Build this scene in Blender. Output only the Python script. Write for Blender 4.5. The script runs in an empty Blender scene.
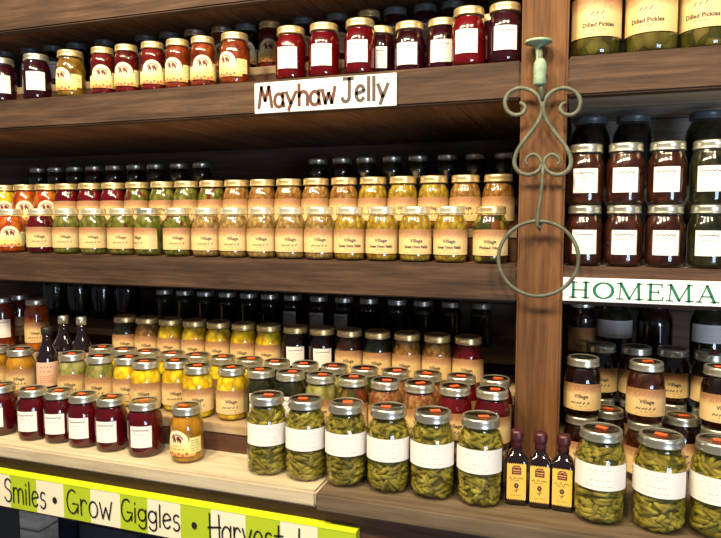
import bpy, bmesh, math, random
from mathutils import Vector, Matrix
random.seed(7)
PI = math.pi
EYE = 1.55                                    # camera height above the floor
sc = bpy.context.scene
COL = sc.collection
# ------------------------------------------------------------------ camera
F = 640.0
YAW = math.atan2(220, 640); PIT = math.atan2(51, 640)
FW = Vector((-math.sin(YAW)*math.cos(PIT), math.cos(YAW)*math.cos(PIT), -math.sin(PIT)))
RT = Vector((math.cos(YAW), math.sin(YAW), 0)); UP = RT.cross(FW)
cam = bpy.data.cameras.new('camera'); camo = bpy.data.objects.new('camera', cam); COL.objects.link(camo)
cam.sensor_width = 36; cam.lens = 36*F/721; cam.clip_start = .02
camo.matrix_world = Matrix.Translation((0, 0, EYE)) @ Matrix((RT, UP, -FW)).transposed().to_4x4()
sc.camera = camo

def at(px, py, Y):
    """world point on the plane y = Y along a sight line of the survey"""
    r = FW + RT*((px-360.5)/F) + UP*((269-py)/F)
    r = r*(Y/r.y)
    return Vector((r.x, Y, r.z+EYE))
def ax(px, Y, z):
    """world x at depth Y and height z (relative to the eye)"""
    py = 269
    for _ in range(8):
        p = at(px, py, Y)
        py += (p.z-EYE-z)*F/(Y*1.05)
    return at(px, py, Y).x

# ------------------------------------------------------------------ materials
def newmat(n):
    m = bpy.data.materials.new(n); m.use_nodes = True
    return m, m.node_tree.nodes, m.node_tree.links, m.node_tree.nodes['Principled BSDF']
def plain(n, c, rough=.5, metal=0, coat=0, spec=.5):
    m, N, L, b = newmat(n)
    b.inputs['Base Color'].default_value = (*c, 1); b.inputs['Roughness'].default_value = rough
    b.inputs['Metallic'].default_value = metal; b.inputs['Coat Weight'].default_value = coat
    b.inputs['Specular IOR Level'].default_value = spec
    return m
def ramp(N, L, src, stops):
    r = N.new('ShaderNodeValToRGB'); e = r.color_ramp.elements
    while len(e) < len(stops): e.new(.5)
    for i, (p, c) in enumerate(stops):
        e[i].position = p; e[i].color = (*c, 1)
    L.new(src, r.inputs['Fac']); return r
def coords(N, L, scale, rnd=True, space='Object'):
    tc = N.new('ShaderNodeTexCoord'); mp = N.new('ShaderNodeMapping')
    mp.inputs['Scale'].default_value = scale
    L.new(tc.outputs[space], mp.inputs['Vector'])
    if rnd:
        oi = N.new('ShaderNodeObjectInfo'); mu = N.new('ShaderNodeMath'); mu.operation = 'MULTIPLY'; mu.inputs[1].default_value = 37
        L.new(oi.outputs['Random'], mu.inputs[0]); L.new(mu.outputs[0], mp.inputs['Location'])
    return mp.outputs['Vector']
def wood(n, stops, scale, rough=.75, bump=.25, plank=None, spec=.3):
    """grain stretched along the axis whose scale is small; plank = (axis, width) adds board joints"""
    m, N, L, b = newmat(n)
    v = coords(N, L, scale)
    no = N.new('ShaderNodeTexNoise'); no.inputs['Scale'].default_value = 1; no.inputs['Detail'].default_value = 8; no.inputs['Roughness'].default_value = .65
    L.new(v, no.inputs['Vector'])
    r = ramp(N, L, no.outputs['Fac'], stops)
    v2 = coords(N, L, tuple(s*.12 for s in scale))
    n2 = N.new('ShaderNodeTexNoise'); n2.inputs['Scale'].default_value = 1; n2.inputs['Detail'].default_value = 3; L.new(v2, n2.inputs['Vector'])
    r2 = ramp(N, L, n2.outputs['Fac'], [(.3, (.6, .58, .56)), (.7, (1.15, 1.12, 1.1))])
    mx = N.new('ShaderNodeMix'); mx.data_type = 'RGBA'; mx.blend_type = 'MULTIPLY'; mx.inputs['Factor'].default_value = 1
    L.new(r.outputs['Color'], mx.inputs['A']); L.new(r2.outputs['Color'], mx.inputs['B'])
    out = mx.outputs['Result']; h = no.outputs['Fac']
    if plank:
        tc = N.new('ShaderNodeTexCoord'); sx = N.new('ShaderNodeSeparateXYZ'); L.new(tc.outputs['Object'], sx.inputs[0])
        d = N.new('ShaderNodeMath'); d.operation = 'DIVIDE'; d.inputs[1].default_value = plank[1]; L.new(sx.outputs[plank[0]], d.inputs[0])
        fr = N.new('ShaderNodeMath'); fr.operation = 'FRACT'; L.new(d.outputs[0], fr.inputs[0])
        j = ramp(N, L, fr.outputs[0], [(0, (.12, .12, .12)), (.025, (1, 1, 1)), (.975, (1, 1, 1)), (1, (.12, .12, .12))])
        m3 = N.new('ShaderNodeMix'); m3.data_type = 'RGBA'; m3.blend_type = 'MULTIPLY'; m3.inputs['Factor'].default_value = 1
        L.new(out, m3.inputs['A']); L.new(j.outputs['Color'], m3.inputs['B']); out = m3.outputs['Result']
        fl = N.new('ShaderNodeMath'); fl.operation = 'FLOOR'; L.new(d.outputs[0], fl.inputs[0])
        wn = N.new('ShaderNodeTexWhiteNoise'); wn.noise_dimensions = '1D'; L.new(fl.outputs[0], wn.inputs['W'])
        r4 = ramp(N, L, wn.outputs['Value'], [(0, (.7, .7, .7)), (1, (1.15, 1.15, 1.15))])
        m4 = N.new('ShaderNodeMix'); m4.data_type = 'RGBA'; m4.blend_type = 'MULTIPLY'; m4.inputs['Factor'].default_value = 1
        L.new(out, m4.inputs['A']); L.new(r4.outputs['Color'], m4.inputs['B']); out = m4.outputs['Result']
    L.new(out, b.inputs['Base Color'])
    b.inputs['Roughness'].default_value = rough; b.inputs['Specular IOR Level'].default_value = spec
    bp = N.new('ShaderNodeBump'); bp.inputs['Strength'].default_value = bump; bp.inputs['Distance'].default_value = .004
    L.new(h, bp.inputs['Height']); L.new(bp.outputs['Normal'], b.inputs['Normal'])
    return m
def deep(c, k): return tuple(k*v**1.22 for v in c)
def chunky(n, stops, scale=75, rough=.3, k=.62):
    """pickled chunks: one colour per voronoi cell, darker in the gaps between chunks"""
    stops = [(p, deep(c, k)) for p, c in stops]
    m, N, L, b = newmat(n); b.inputs['Specular IOR Level'].default_value = .15
    v = coords(N, L, (1, 1, .7))
    vo = N.new('ShaderNodeTexVoronoi'); vo.inputs['Scale'].default_value = scale; L.new(v, vo.inputs['Vector'])
    sp = N.new('ShaderNodeSeparateColor'); L.new(vo.outputs['Color'], sp.inputs[0])
    r = ramp(N, L, sp.outputs[0], stops)
    g = ramp(N, L, vo.outputs['Distance'], [(.35, (1, 1, 1)), (.8, (.55, .5, .45))])
    mx = N.new('ShaderNodeMix'); mx.data_type = 'RGBA'; mx.blend_type = 'MULTIPLY'; mx.inputs['Factor'].default_value = 1
    L.new(r.outputs['Color'], mx.inputs['A']); L.new(g.outputs['Color'], mx.inputs['B'])
    L.new(mx.outputs['Result'], b.inputs['Base Color']); b.inputs['Roughness'].default_value = rough
    bp = N.new('ShaderNodeBump'); bp.inputs['Strength'].default_value = .4; bp.inputs['Distance'].default_value = .003; bp.invert = True
    L.new(vo.outputs['Distance'], bp.inputs['Height']); L.new(bp.outputs['Normal'], b.inputs['Normal'])
    return m
def smooth(n, c1, c2, rough=.25):
    m, N, L, b = newmat(n); b.inputs['Specular IOR Level'].default_value = .1; c1, c2 = deep(c1, .62), deep(c2, .62)
    v = coords(N, L, (18, 18, 18)); no = N.new('ShaderNodeTexNoise'); no.inputs['Scale'].default_value = 1; L.new(v, no.inputs['Vector'])
    r = ramp(N, L, no.outputs['Fac'], [(.3, c1), (.7, c2)]); L.new(r.outputs['Color'], b.inputs['Base Color'])
    b.inputs['Roughness'].default_value = rough
    return m
def glassmat(n, tint, extra=.0):
    m, N, L, b = newmat(n); N.remove(b)
    t = N.new('ShaderNodeBsdfTransparent'); t.inputs[0].default_value = (*tint, 1)
    g = N.new('ShaderNodeBsdfGlossy'); g.inputs['Roughness'].default_value = .035
    lw = N.new('ShaderNodeLayerWeight'); lw.inputs['Blend'].default_value = .5
    pw = N.new('ShaderNodeMath'); pw.operation = 'POWER'; pw.inputs[1].default_value = 4; L.new(lw.outputs['Facing'], pw.inputs[0])
    fr = N.new('ShaderNodeMath'); fr.operation = 'MULTIPLY_ADD'; fr.inputs[1].default_value = .7; fr.inputs[2].default_value = .085; L.new(pw.outputs[0], fr.inputs[0])
    mx = N.new('ShaderNodeMixShader'); L.new(fr.outputs[0], mx.inputs[0]); L.new(t.outputs[0], mx.inputs[1]); L.new(g.outputs[0], mx.inputs[2])
    no = N.new('ShaderNodeTexNoise'); no.inputs['Scale'].default_value = 28; no.inputs['Detail'].default_value = 1
    v = coords(N, L, (1, 1, 1)); L.new(v, no.inputs['Vector'])
    bp = N.new('ShaderNodeBump'); bp.inputs['Strength'].default_value = .10; bp.inputs['Distance'].default_value = .004
    L.new(no.outputs['Fac'], bp.inputs['Height']); L.new(bp.outputs['Normal'], g.inputs['Normal'])
    L.new(mx.outputs[0], N['Material Output'].inputs[0])
    return m

M = {}
M['fascia'] = wood('brown_fascia_wood', [(.3, (.027, .0145, .0088)), (.5, (.065, .036, .0215)), (.72, (.128, .075, .047))], (5, 40, 70))
M['post'] = wood('orange_brown_post_wood', [(.28, (.065, .026, .009)), (.5, (.14, .062, .022)), (.72, (.22, .108, .042))], (70, 40, 4))
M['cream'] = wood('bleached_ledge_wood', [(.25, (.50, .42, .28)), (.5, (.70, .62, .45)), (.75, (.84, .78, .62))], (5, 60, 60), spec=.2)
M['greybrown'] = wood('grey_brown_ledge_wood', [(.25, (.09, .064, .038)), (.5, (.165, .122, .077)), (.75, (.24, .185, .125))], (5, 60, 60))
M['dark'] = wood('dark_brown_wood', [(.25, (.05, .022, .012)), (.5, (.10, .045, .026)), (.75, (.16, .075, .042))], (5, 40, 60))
M['planks'] = wood('shelf_planks', [(.25, (.11, .05, .022)), (.5, (.24, .115, .05)), (.75, (.40, .20, .095))], (60, 4, 40), plank=(0, .14))
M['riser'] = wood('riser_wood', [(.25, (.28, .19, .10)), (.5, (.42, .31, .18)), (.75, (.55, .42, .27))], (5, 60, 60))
M['wall'] = wood('dark_wall_boards', [(.25, (.09, .055, .04)), (.5, (.16, .10, .07)), (.75, (.26, .165, .12))], (3, 30, 40), plank=(2, .21))
M['greyplanks'] = wood('weathered_grey_planks', [(.25, (.24, .22, .20)), (.5, (.42, .39, .35)), (.75, (.60, .56, .51))], (4, 40, 40), plank=(1, .15))
M['greywall'] = wood('weathered_grey_boards', [(.25, (.22, .21, .195)), (.5, (.40, .385, .36)), (.75, (.60, .57, .53))], (4, 30, 70), plank=(2, .19))
M['floor'] = wood('concrete_floor', [(.3, (.16, .16, .16)), (.7, (.28, .28, .27))], (6, 6, 6), bump=.1)
M['glass'] = glassmat('jar_glass', (.97, .98, .96))
M['gold'] = plain('gold_lid', (.80, .62, .30), .32, .75)
M['silver'] = plain('silver_lid', (.74, .72, .58), .30, .88)
M['cream_lid'] = plain('pale_gold_lid', (.82, .76, .56), .33, .7)
M['steel'] = plain('steel_lid', (.66, .65, .56), .30, .9)
M['darklid'] = plain('dark_lid', (.12, .15, .17), .35, .5)
M['disc'] = plain('lid_disc', (.36, .35, .26), .24, 1)
M['white'] = plain('white_paper', (.78, .76, .74), .6)
M['sticker'] = plain('orange_sticker', (1.0, .13, .03), .5)
M['ink'] = plain('dark_ink', (.035, .03, .03), .7)
M['brownink'] = plain('brown_ink', (.16, .075, .035), .7)
M['redink'] = plain('red_ink', (.55, .10, .08), .7)
M['pinkink'] = plain('pink_ink', (.42, .17, .10), .7)
M['greyink'] = plain('grey_ink', (.38, .36, .36), .7)
M['iron'] = wood('verdigris_iron', [(.3, (.05, .05, .032)), (.55, (.095, .105, .072)), (.75, (.16, .185, .13))], (60, 60, 60), rough=.5, bump=.2, spec=.5)
M['patina'] = wood('green_patina', [(.3, (.16, .24, .17)), (.6, (.30, .44, .32)), (.8, (.42, .56, .42))], (50, 50, 50), rough=.55, bump=.2)
M['lime'] = plain('lime_paint', (.40, .52, .02), .5)
M['limelit'] = plain('lit_lime_paint', (.66, .86, .015), .5)  # strong light on the sign's top face mixed into the lime colour
M['ivory'] = plain('ivory_paint', (.80, .74, .56), .5)
M['signwhite'] = plain('white_sign_paint', (.86, .85, .82), .5)
M['signgreen'] = plain('green_sign_paint', (.003, .15, .075), .5)
M['maroonpaint'] = plain('red_brown_marker', (.085, .028, .016), .6)
M['greypaint'] = plain('grey_brown_marker', (.06, .045, .04), .6)
M['black'] = plain('black_paint', (.012, .012, .012), .5)
M['bottle'] = plain('dark_bottle_glass', (.012, .006, .008), .06, 0, 1)
M['wax'] = plain('maroon_wax_seal', (.05, .008, .012), .4)
M['ylabel'] = plain('mustard_label', (.72, .46, .075), .55)
M['maroon'] = plain('maroon_print', (.13, .02, .02), .6)
M['crate'] = plain('dark_blue_plastic', (.02, .028, .045), .45)
def tanlabel():
    m, N, L, b = newmat('cream_label')
    tc = N.new('ShaderNodeTexCoord'); sx = N.new('ShaderNodeSeparateXYZ'); L.new(tc.outputs['Generated'], sx.inputs[0])
    no = N.new('ShaderNodeTexNoise'); no.inputs['Scale'].default_value = 9; L.new(tc.outputs['Generated'], no.inputs['Vector'])
    ad = N.new('ShaderNodeMath'); ad.operation = 'MULTIPLY_ADD'; ad.inputs[1].default_value = .22; L.new(no.outputs['Fac'], ad.inputs[0]); L.new(sx.outputs[2], ad.inputs[2])
    r = ramp(N, L, ad.outputs[0], [(0, (.68, .49, .215)), (.68, (.69, .50, .23)), (.84, (.50, .30, .135)), (1.0, (.32, .165, .07))])   # printed picture band at the head of the label
    L.new(r.outputs['Color'], b.inputs['Base Color']); b.inputs['Roughness'].default_value = .5
    return m
M['tan'] = tanlabel()
def archlabel():
    m, N, L, b = newmat('buggy_emblem_label')
    tc = N.new('ShaderNodeTexCoord'); sx = N.new('ShaderNodeSeparateXYZ'); L.new(tc.outputs['Generated'], sx.inputs[0])
    no = N.new('ShaderNodeTexNoise'); no.inputs['Scale'].default_value = 14; L.new(tc.outputs['Generated'], no.inputs['Vector'])
    ad = N.new('ShaderNodeMath'); ad.operation = 'MULTIPLY_ADD'; ad.inputs[1].default_value = .25; L.new(no.outputs['Fac'], ad.inputs[0]); L.new(sx.outputs[2], ad.inputs[2])
    r = ramp(N, L, ad.outputs[0], [(.12, (.60, .22, .05)), (.24, (.84, .58, .12)), (.5, (.85, .68, .30)), (.75, (.82, .70, .46))])
    L.new(r.outputs['Color'], b.inputs['Base Color']); b.inputs['Roughness'].default_value = .5
    return m
M['arch'] = archlabel()
M['panel'] = plain('yellow_green_panel', (.78, .70, .28), .5)
CON = {   # contents: material, what to call it, name of the jar
 'plum':   (smooth('plum_jelly', (.045, .004, .012), (.085, .008, .02)), 'dark plum jelly', 'jelly_jar'),
 'ruby':   (smooth('ruby_jelly', (.17, .002, .006), (.27, .006, .010)), 'bright red jelly', 'jelly_jar'),
 'wine':   (smooth('wine_jelly', (.13, .005, .010), (.21, .010, .017)), 'dark red jelly', 'jelly_jar'),
 'berry':  (smooth('berry_preserve', (.15, .01, .012), (.30, .03, .02)), 'berry red preserve', 'preserve_jar'),
 'amber':  (chunky('amber_preserve', [(0, (.34, .18, .02)), (1, (.55, .36, .06))], 50), 'amber preserve', 'preserve_jar'),
 'russet': (chunky('russet_preserve', [(0, (.30, .05, .01)), (1, (.5, .12, .02))], 60), 'russet preserve', 'preserve_jar'),
 'salsa':  (chunky('orange_salsa', [(0, (.70, .08, .01)), (.5, (.85, .20, .02)), (1, (.80, .34, .03))], 60), 'orange salsa', 'salsa_jar'),
 'peach':  (chunky('peach_slices', [(0, (.75, .36, .03)), (1, (.85, .5, .06))], 40), 'orange peach', 'preserve_jar'),
 'beet':   (smooth('pickled_beet', (.15, .005, .012), (.27, .012, .022)), 'pickled beet', 'pickle_jar'),
 'green':  (chunky('green_pickle', [(0, (.24, .28, .04)), (.5, (.40, .42, .07)), (1, (.55, .50, .14))], 85, k=.45), 'green pickle', 'pickle_jar'),
 'mixed':  (chunky('mixed_pickle', [(0, (.26, .28, .04)), (.84, (.46, .42, .08)), (.88, (.35, .05, .02)), (1, (.4, .08, .03))], 80, k=.5), 'green and red pickle', 'pickle_jar'),
 'chow':   (chunky('tan_relish', [(0, (.46, .28, .08)), (.5, (.60, .40, .14)), (1, (.66, .48, .2))], 110), 'pale tan relish', 'relish_jar'),
 'relish': (chunky('golden_relish', [(0, (.52, .32, .03)), (.5, (.64, .44, .05)), (1, (.70, .52, .10))], 110), 'golden relish', 'relish_jar'),
 'umber':  (chunky('brown_relish', [(0, (.40, .18, .04)), (.5, (.55, .30, .08)), (1, (.62, .40, .14))], 110), 'orange-brown relish', 'relish_jar'),
 'okra':   (chunky('pickled_okra', [(0, (.07, .09, .015)), (.55, (.16, .18, .03)), (.75, (.30, .05, .02)), (1, (.55, .50, .08))], 45), 'dark green okra', 'pickle_jar'),
 'banana': (chunky('yellow_pepper_rings', [(0, (.78, .50, .008)), (.5, (.88, .66, .015)), (1, (.85, .72, .08))], 70, k=.95), 'bright yellow pepper', 'pickle_jar'),
 'pale':   (chunky('pale_pepper', [(0, (.36, .36, .08)), (.5, (.52, .50, .14)), (1, (.66, .62, .28))], 55), 'pale green pepper', 'pickle_jar'),
 'forest': (chunky('dark_green_pickle', [(0, (.035, .038, .010)), (1, (.085, .085, .025))], 60), 'dark green pickle', 'pickle_jar'),
 'corn':   (chunky('pinkish_relish', [(0, (.45, .14, .06)), (.5, (.6, .30, .12)), (1, (.65, .45, .22))], 130), 'pinkish corn relish', 'relish_jar'),
 'brown':  (chunky('brown_preserve', [(0, (.075, .02, .008)), (1, (.16, .05, .018))], 70), 'dark brown preserve', 'preserve_jar'),
 'molass': (smooth('dark_syrup', (.022, .008, .005), (.045, .014, .008)), 'near-black syrup', 'preserve_jar'),
 'dill':   (chunky('dill_pickle', [(0, (.10, .10, .015)), (.6, (.20, .19, .03)), (1, (.30, .24, .06))], 40), 'dilled pickle', 'pickle_jar'),
 'bean':   (smooth('bean_brine', (.20, .185, .03), (.30, .27, .05)), 'cut green bean', 'bean_jar'),
}
M['bean'] = chunky('green_bean_skin', [(0, (.25, .215, .03)), (.5, (.35, .305, .045)), (1, (.46, .40, .085))], 45, .5, k=.85)

# ------------------------------------------------------------------ mesh helpers
def mesh(name, bm, mats, smoothed=False):
    me = bpy.data.meshes.new(name); bm.normal_update(); bm.to_mesh(me); bm.free()
    for m in (mats if isinstance(mats, (list, tuple)) else [mats]): me.materials.append(m)
    if smoothed:
        for p in me.polygons: p.use_smooth = True
    return me
def link(name, me, parent=None, loc=None):
    o = bpy.data.objects.new(name, me); COL.objects.link(o)
    if parent: o.parent = parent
    if loc is not None: o.location = loc
    return o
def empty(name, loc, rz=0):
    o = bpy.data.objects.new(name, None); COL.objects.link(o); o.empty_display_size = .02
    o.location = loc; o.rotation_euler = (0, 0, rz); return o
USED = {}
def tag(o, label, cat, group=None):
    n = len(label.split())
    if not 4 <= n <= 16 or label in USED: print('LABEL', n, label)
    USED[label] = 1
    o['label'] = label; o['category'] = cat
    if group: o['group'] = group
    return o
def box(bm, x0, x1, y0, y1, z0, z1, bev=.0, mat=0):
    vs = [bm.verts.new(p) for p in ((x0,y0,z0),(x1,y0,z0),(x1,y1,z0),(x0,y1,z0),(x0,y0,z1),(x1,y0,z1),(x1,y1,z1),(x0,y1,z1))]
    fs = [bm.faces.new([vs[i] for i in f]) for f in ((3,2,1,0),(4,5,6,7),(0,1,5,4),(1,2,6,5),(2,3,7,6),(3,0,4,7))]
    for f in fs: f.material_index = mat
    if bev:
        ed = {e for f in fs for e in f.edges}
        bmesh.ops.bevel(bm, geom=list(ed), offset=bev, segments=2, affect='EDGES')
    return fs
def boxmesh(name, m, x0, x1, y0, y1, z0, z1, bev=.003):
    bm = bmesh.new(); box(bm, x0, x1, y0, y1, z0, z1, bev); return mesh(name, bm, m)
def lathe(bm, prof, n=28, mat=None, close_top=True, close_bot=True):
    rings = []
    for r, z in prof:
        rings.append([bm.verts.new((r*math.cos(2*PI*i/n), r*math.sin(2*PI*i/n), z)) for i in range(n)])
    for k in range(len(rings)-1):
        a, b = rings[k], rings[k+1]
        for i in range(n):
            f = bm.faces.new((a[i], a[(i+1) % n], b[(i+1) % n], b[i])); f.smooth = True
            if mat: f.material_index = mat[k]
    if close_bot: bm.faces.new(list(reversed(rings[0])))
    if close_top:
        f = bm.faces.new(rings[-1])
        if mat: f.material_index = mat[-1]
    return rings
def tube(bm, pts, r, n=8, closed=False):
    pts = [Vector(p) for p in pts]; rings = []; N_ = len(pts)
    for i, p in enumerate(pts):
        if closed: t = pts[(i+1) % N_]-pts[i-1]
        else: t = pts[min(i+1, N_-1)]-pts[max(i-1, 0)]
        t.normalize(); ref = Vector((0, 1, 0))
        if abs(t.dot(ref)) > .95: ref = Vector((1, 0, 0))
        u = t.cross(ref).normalized(); v = t.cross(u).normalized()
        rr = r[i] if isinstance(r, (list, tuple)) else r
        rings.append([bm.verts.new(p+u*rr*math.cos(2*PI*k/n)+v*rr*math.sin(2*PI*k/n)) for k in range(n)])
    for i in range(N_ if closed else N_-1):
        a, b = rings[i], rings[(i+1) % N_]
        for k in range(n):
            f = bm.faces.new((a[k], a[(k+1) % n], b[(k+1) % n], b[k])); f.smooth = True
    if not closed:
        bm.faces.new(list(reversed(rings[0]))); bm.faces.new(rings[-1])
def spline(pts, k=6, closed=False):
    """catmull-rom through 2-D or 3-D points"""
    P = [Vector(p) for p in pts]; out = []; n = len(P)
    for i in range(n if closed else n-1):
        p0 = P[i-1] if (closed or i) else P[0]; p1 = P[i]; p2 = P[(i+1) % n]
        p3 = P[(i+2) % n] if (closed or i+2 < n) else P[-1]
        for s in range(k):
            t = s/k
            out.append(.5*((2*p1)+(p2-p0)*t+(2*p0-5*p1+4*p2-p3)*t*t+(3*p1-p0-3*p2+p3)*t**3))
    if not closed: out.append(P[-1])
    return out
def ribbon(bm, pts, w, fn, mat=0):
    """flat stroke of width w along 2-D points, put in space by fn(u, v)"""
    P = [Vector((p[0], p[1])) for p in pts]; L_, R_ = [], []
    n = len(P)
    for i in range(n):
        t = P[min(i+1, n-1)]-P[max(i-1, 0)]
        if t.length < 1e-9: t = Vector((1, 0))
        t.normalize(); nrm = Vector((-t.y, t.x))*w/2
        e = Vector((0, 0))
        if i == 0: e = -t*w*.3
        if i == n-1: e = t*w*.3
        L_.append(bm.verts.new(fn(*(P[i]+nrm+e)))); R_.append(bm.verts.new(fn(*(P[i]-nrm+e))))
    for i in range(n-1):
        f = bm.faces.new((R_[i], R_[i+1], L_[i+1], L_[i])); f.material_index = mat
def disc(bm, cx, cy, rx, ry, fn, mat=0, n=14):
    f = bm.faces.new([bm.verts.new(fn(cx+rx*math.cos(2*PI*i/n), cy+ry*math.sin(2*PI*i/n))) for i in range(n)]); f.material_index = mat
def cyl(r):
    return lambda u, v: (r*math.sin(u/r), -r*math.cos(u/r), v)
def textfaces(bm, s, size, cx, z, fn, mat=0, bold=.0, maxw=None):
    """set type as faces, centred on cx, base line z, put in space by fn"""
    cu = bpy.data.curves.new('type', 'FONT'); cu.body = s; cu.size = size; cu.offset = bold; cu.resolution_u = 2; cu.fill_mode = 'FRONT'
    o = bpy.data.objects.new('type', cu); COL.objects.link(o)
    dg = bpy.context.evaluated_depsgraph_get(); me = bpy.data.meshes.new_from_object(o.evaluated_get(dg))
    xs = [v.co.x for v in me.vertices]; mid = (min(xs)+max(xs))/2; k = 1
    if maxw and max(xs)-min(xs) > maxw: k = maxw/(max(xs)-min(xs))
    vs = [bm.verts.new(fn((v.co.x-mid)*k+cx, v.co.y+z)) for v in me.vertices]
    for p in me.polygons:
        try: f = bm.faces.new([vs[i] for i in p.vertices]); f.material_index = mat
        except ValueError: pass
    bpy.data.objects.remove(o); bpy.data.curves.remove(cu); bpy.data.meshes.remove(me)
def scrawl(bm, rng, x0, x1, z, h, w, fn, mat=0):
    """a line of print too small to read: short irregular pen strokes"""
    x = x0
    while x < x1:
        wl = rng.uniform(.005, .011); pts = []; k = 0
        while k*h*.55 < wl and x+k*h*.55 < x1:
            pts.append((x+k*h*.55, z+(h*rng.uniform(.55, 1) if k % 2 else rng.uniform(0, .15)*h))); k += 1
        if len(pts) > 1: ribbon(bm, pts, w, fn, mat)
        x += wl+.003

# ------------------------------------------------------------------ jar meshes
SH = {   # profile of the glass, neck top, lid radius, overall height, label zone
 'pint':  dict(r=.0395, h=.131, lid=.0345, prof=[(.030,0),(.0365,.002),(.0385,.008),(.0395,.016),(.0395,.078),(.0388,.086),(.0362,.096),(.0325,.104),(.0312,.108),(.0312,.120)]),
 'wide':  dict(r=.0425, h=.131, lid=.0370, prof=[(.032,0),(.039,.002),(.0415,.008),(.0425,.016),(.0425,.080),(.0418,.088),(.039,.098),(.035,.105),(.0336,.109),(.0336,.120)]),
 'slim':  dict(r=.0335, h=.131, lid=.0300, prof=[(.027,0),(.0315,.002),(.0332,.007),(.0325,.014),(.0322,.018),(.0322,.082),(.0335,.088),(.0325,.098),(.029,.106),(.0275,.109),(.0275,.120)]),
 'tall':  dict(r=.0370, h=.170, lid=.0320, prof=[(.029,0),(.0345,.002),(.0365,.008),(.037,.016),(.037,.118),(.036,.128),(.033,.138),(.030,.145),(.029,.148),(.029,.159)]),
 'quart': dict(r=.0470, h=.175, lid=.0385, prof=[(.036,0),(.043,.002),(.046,.008),(.047,.018),(.0468,.06),(.0468,.108),(.0465,.118),(.044,.131),(.039,.142),(.036,.147),(.0352,.150),(.0352,.164)]),
 'big':   dict(r=.0520, h=.178, lid=.0400, prof=[(.040,0),(.048,.002),(.051,.008),(.052,.018),(.052,.112),(.051,.122),(.047,.136),(.040,.147),(.037,.151),(.0365,.153),(.0365,.166)]),
}
for k, s in SH.items():
    bm = bmesh.new(); lathe(bm, s['prof'], 32, close_top=True); s['glass'] = mesh('jar_glass_'+k, bm, M['glass'])
    s['cont'] = {}; s['lids'] = {}
def contents(k, c):
    s = SH[k]
    if c not in s['cont']:
        bm = bmesh.new(); pr = [(max(r-.0016, .01), z+.002) for r, z in s['prof'][:-1]]
        if c == 'bean': pr = [(max(r-.009, .01), z+.002) for r, z in s['prof'][:-1]]
        lathe(bm, pr, 28); s['cont'][c] = mesh('contents_'+c, bm, CON[c][0])
    return s['cont'][c]
def lidmesh(k, m, dm):
    s = SH[k]
    if (m, dm) not in s['lids']:
        R = s['lid']; h = s['h']; b = h-.0185
        pr = [(R-.003, b), (R+.0005, b+.0005), (R+.0010, b+.0025), (R-.0004, b+.0045), (R, b+.006), (R-.0008, b+.009), (R, b+.0115), (R-.0004, h-.003), (R-.0018, h-.0006), (R-.0036, h), (R-.0052, h-.0006), (R-.0058, h-.0018), (.006, h-.0012)]
        bm = bmesh.new(); lathe(bm, pr, 32, mat=[0]*11+[1, 1])
        s['lids'][(m, dm)] = mesh('lid', bm, [M[m], M[dm]])
    return s['lids'][(m, dm)]
def stickermesh():
    bm = bmesh.new(); box(bm, -.0105, .0105, -.006, .006, 0, .0005); return mesh('price_sticker', bm, M['sticker'])
STICK = stickermesh()
def patch(bm, r, half, z0, z1, arch=0, n=18, mat=0):
    fn = cyl(r); cols = []
    for i in range(n+1):
        u = -half+2*half*i/n; t = z1
        if arch: t = z1-arch*(1-math.sqrt(max(0, 1-(u/half)**2)))
        cols.append((bm.verts.new(fn(u, z0)), bm.verts.new(fn(u, t))))
    for i in range(n):
        f = bm.faces.new((cols[i][0], cols[i+1][0], cols[i+1][1], cols[i][1])); f.smooth = True; f.material_index = mat
LAB = {}
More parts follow.
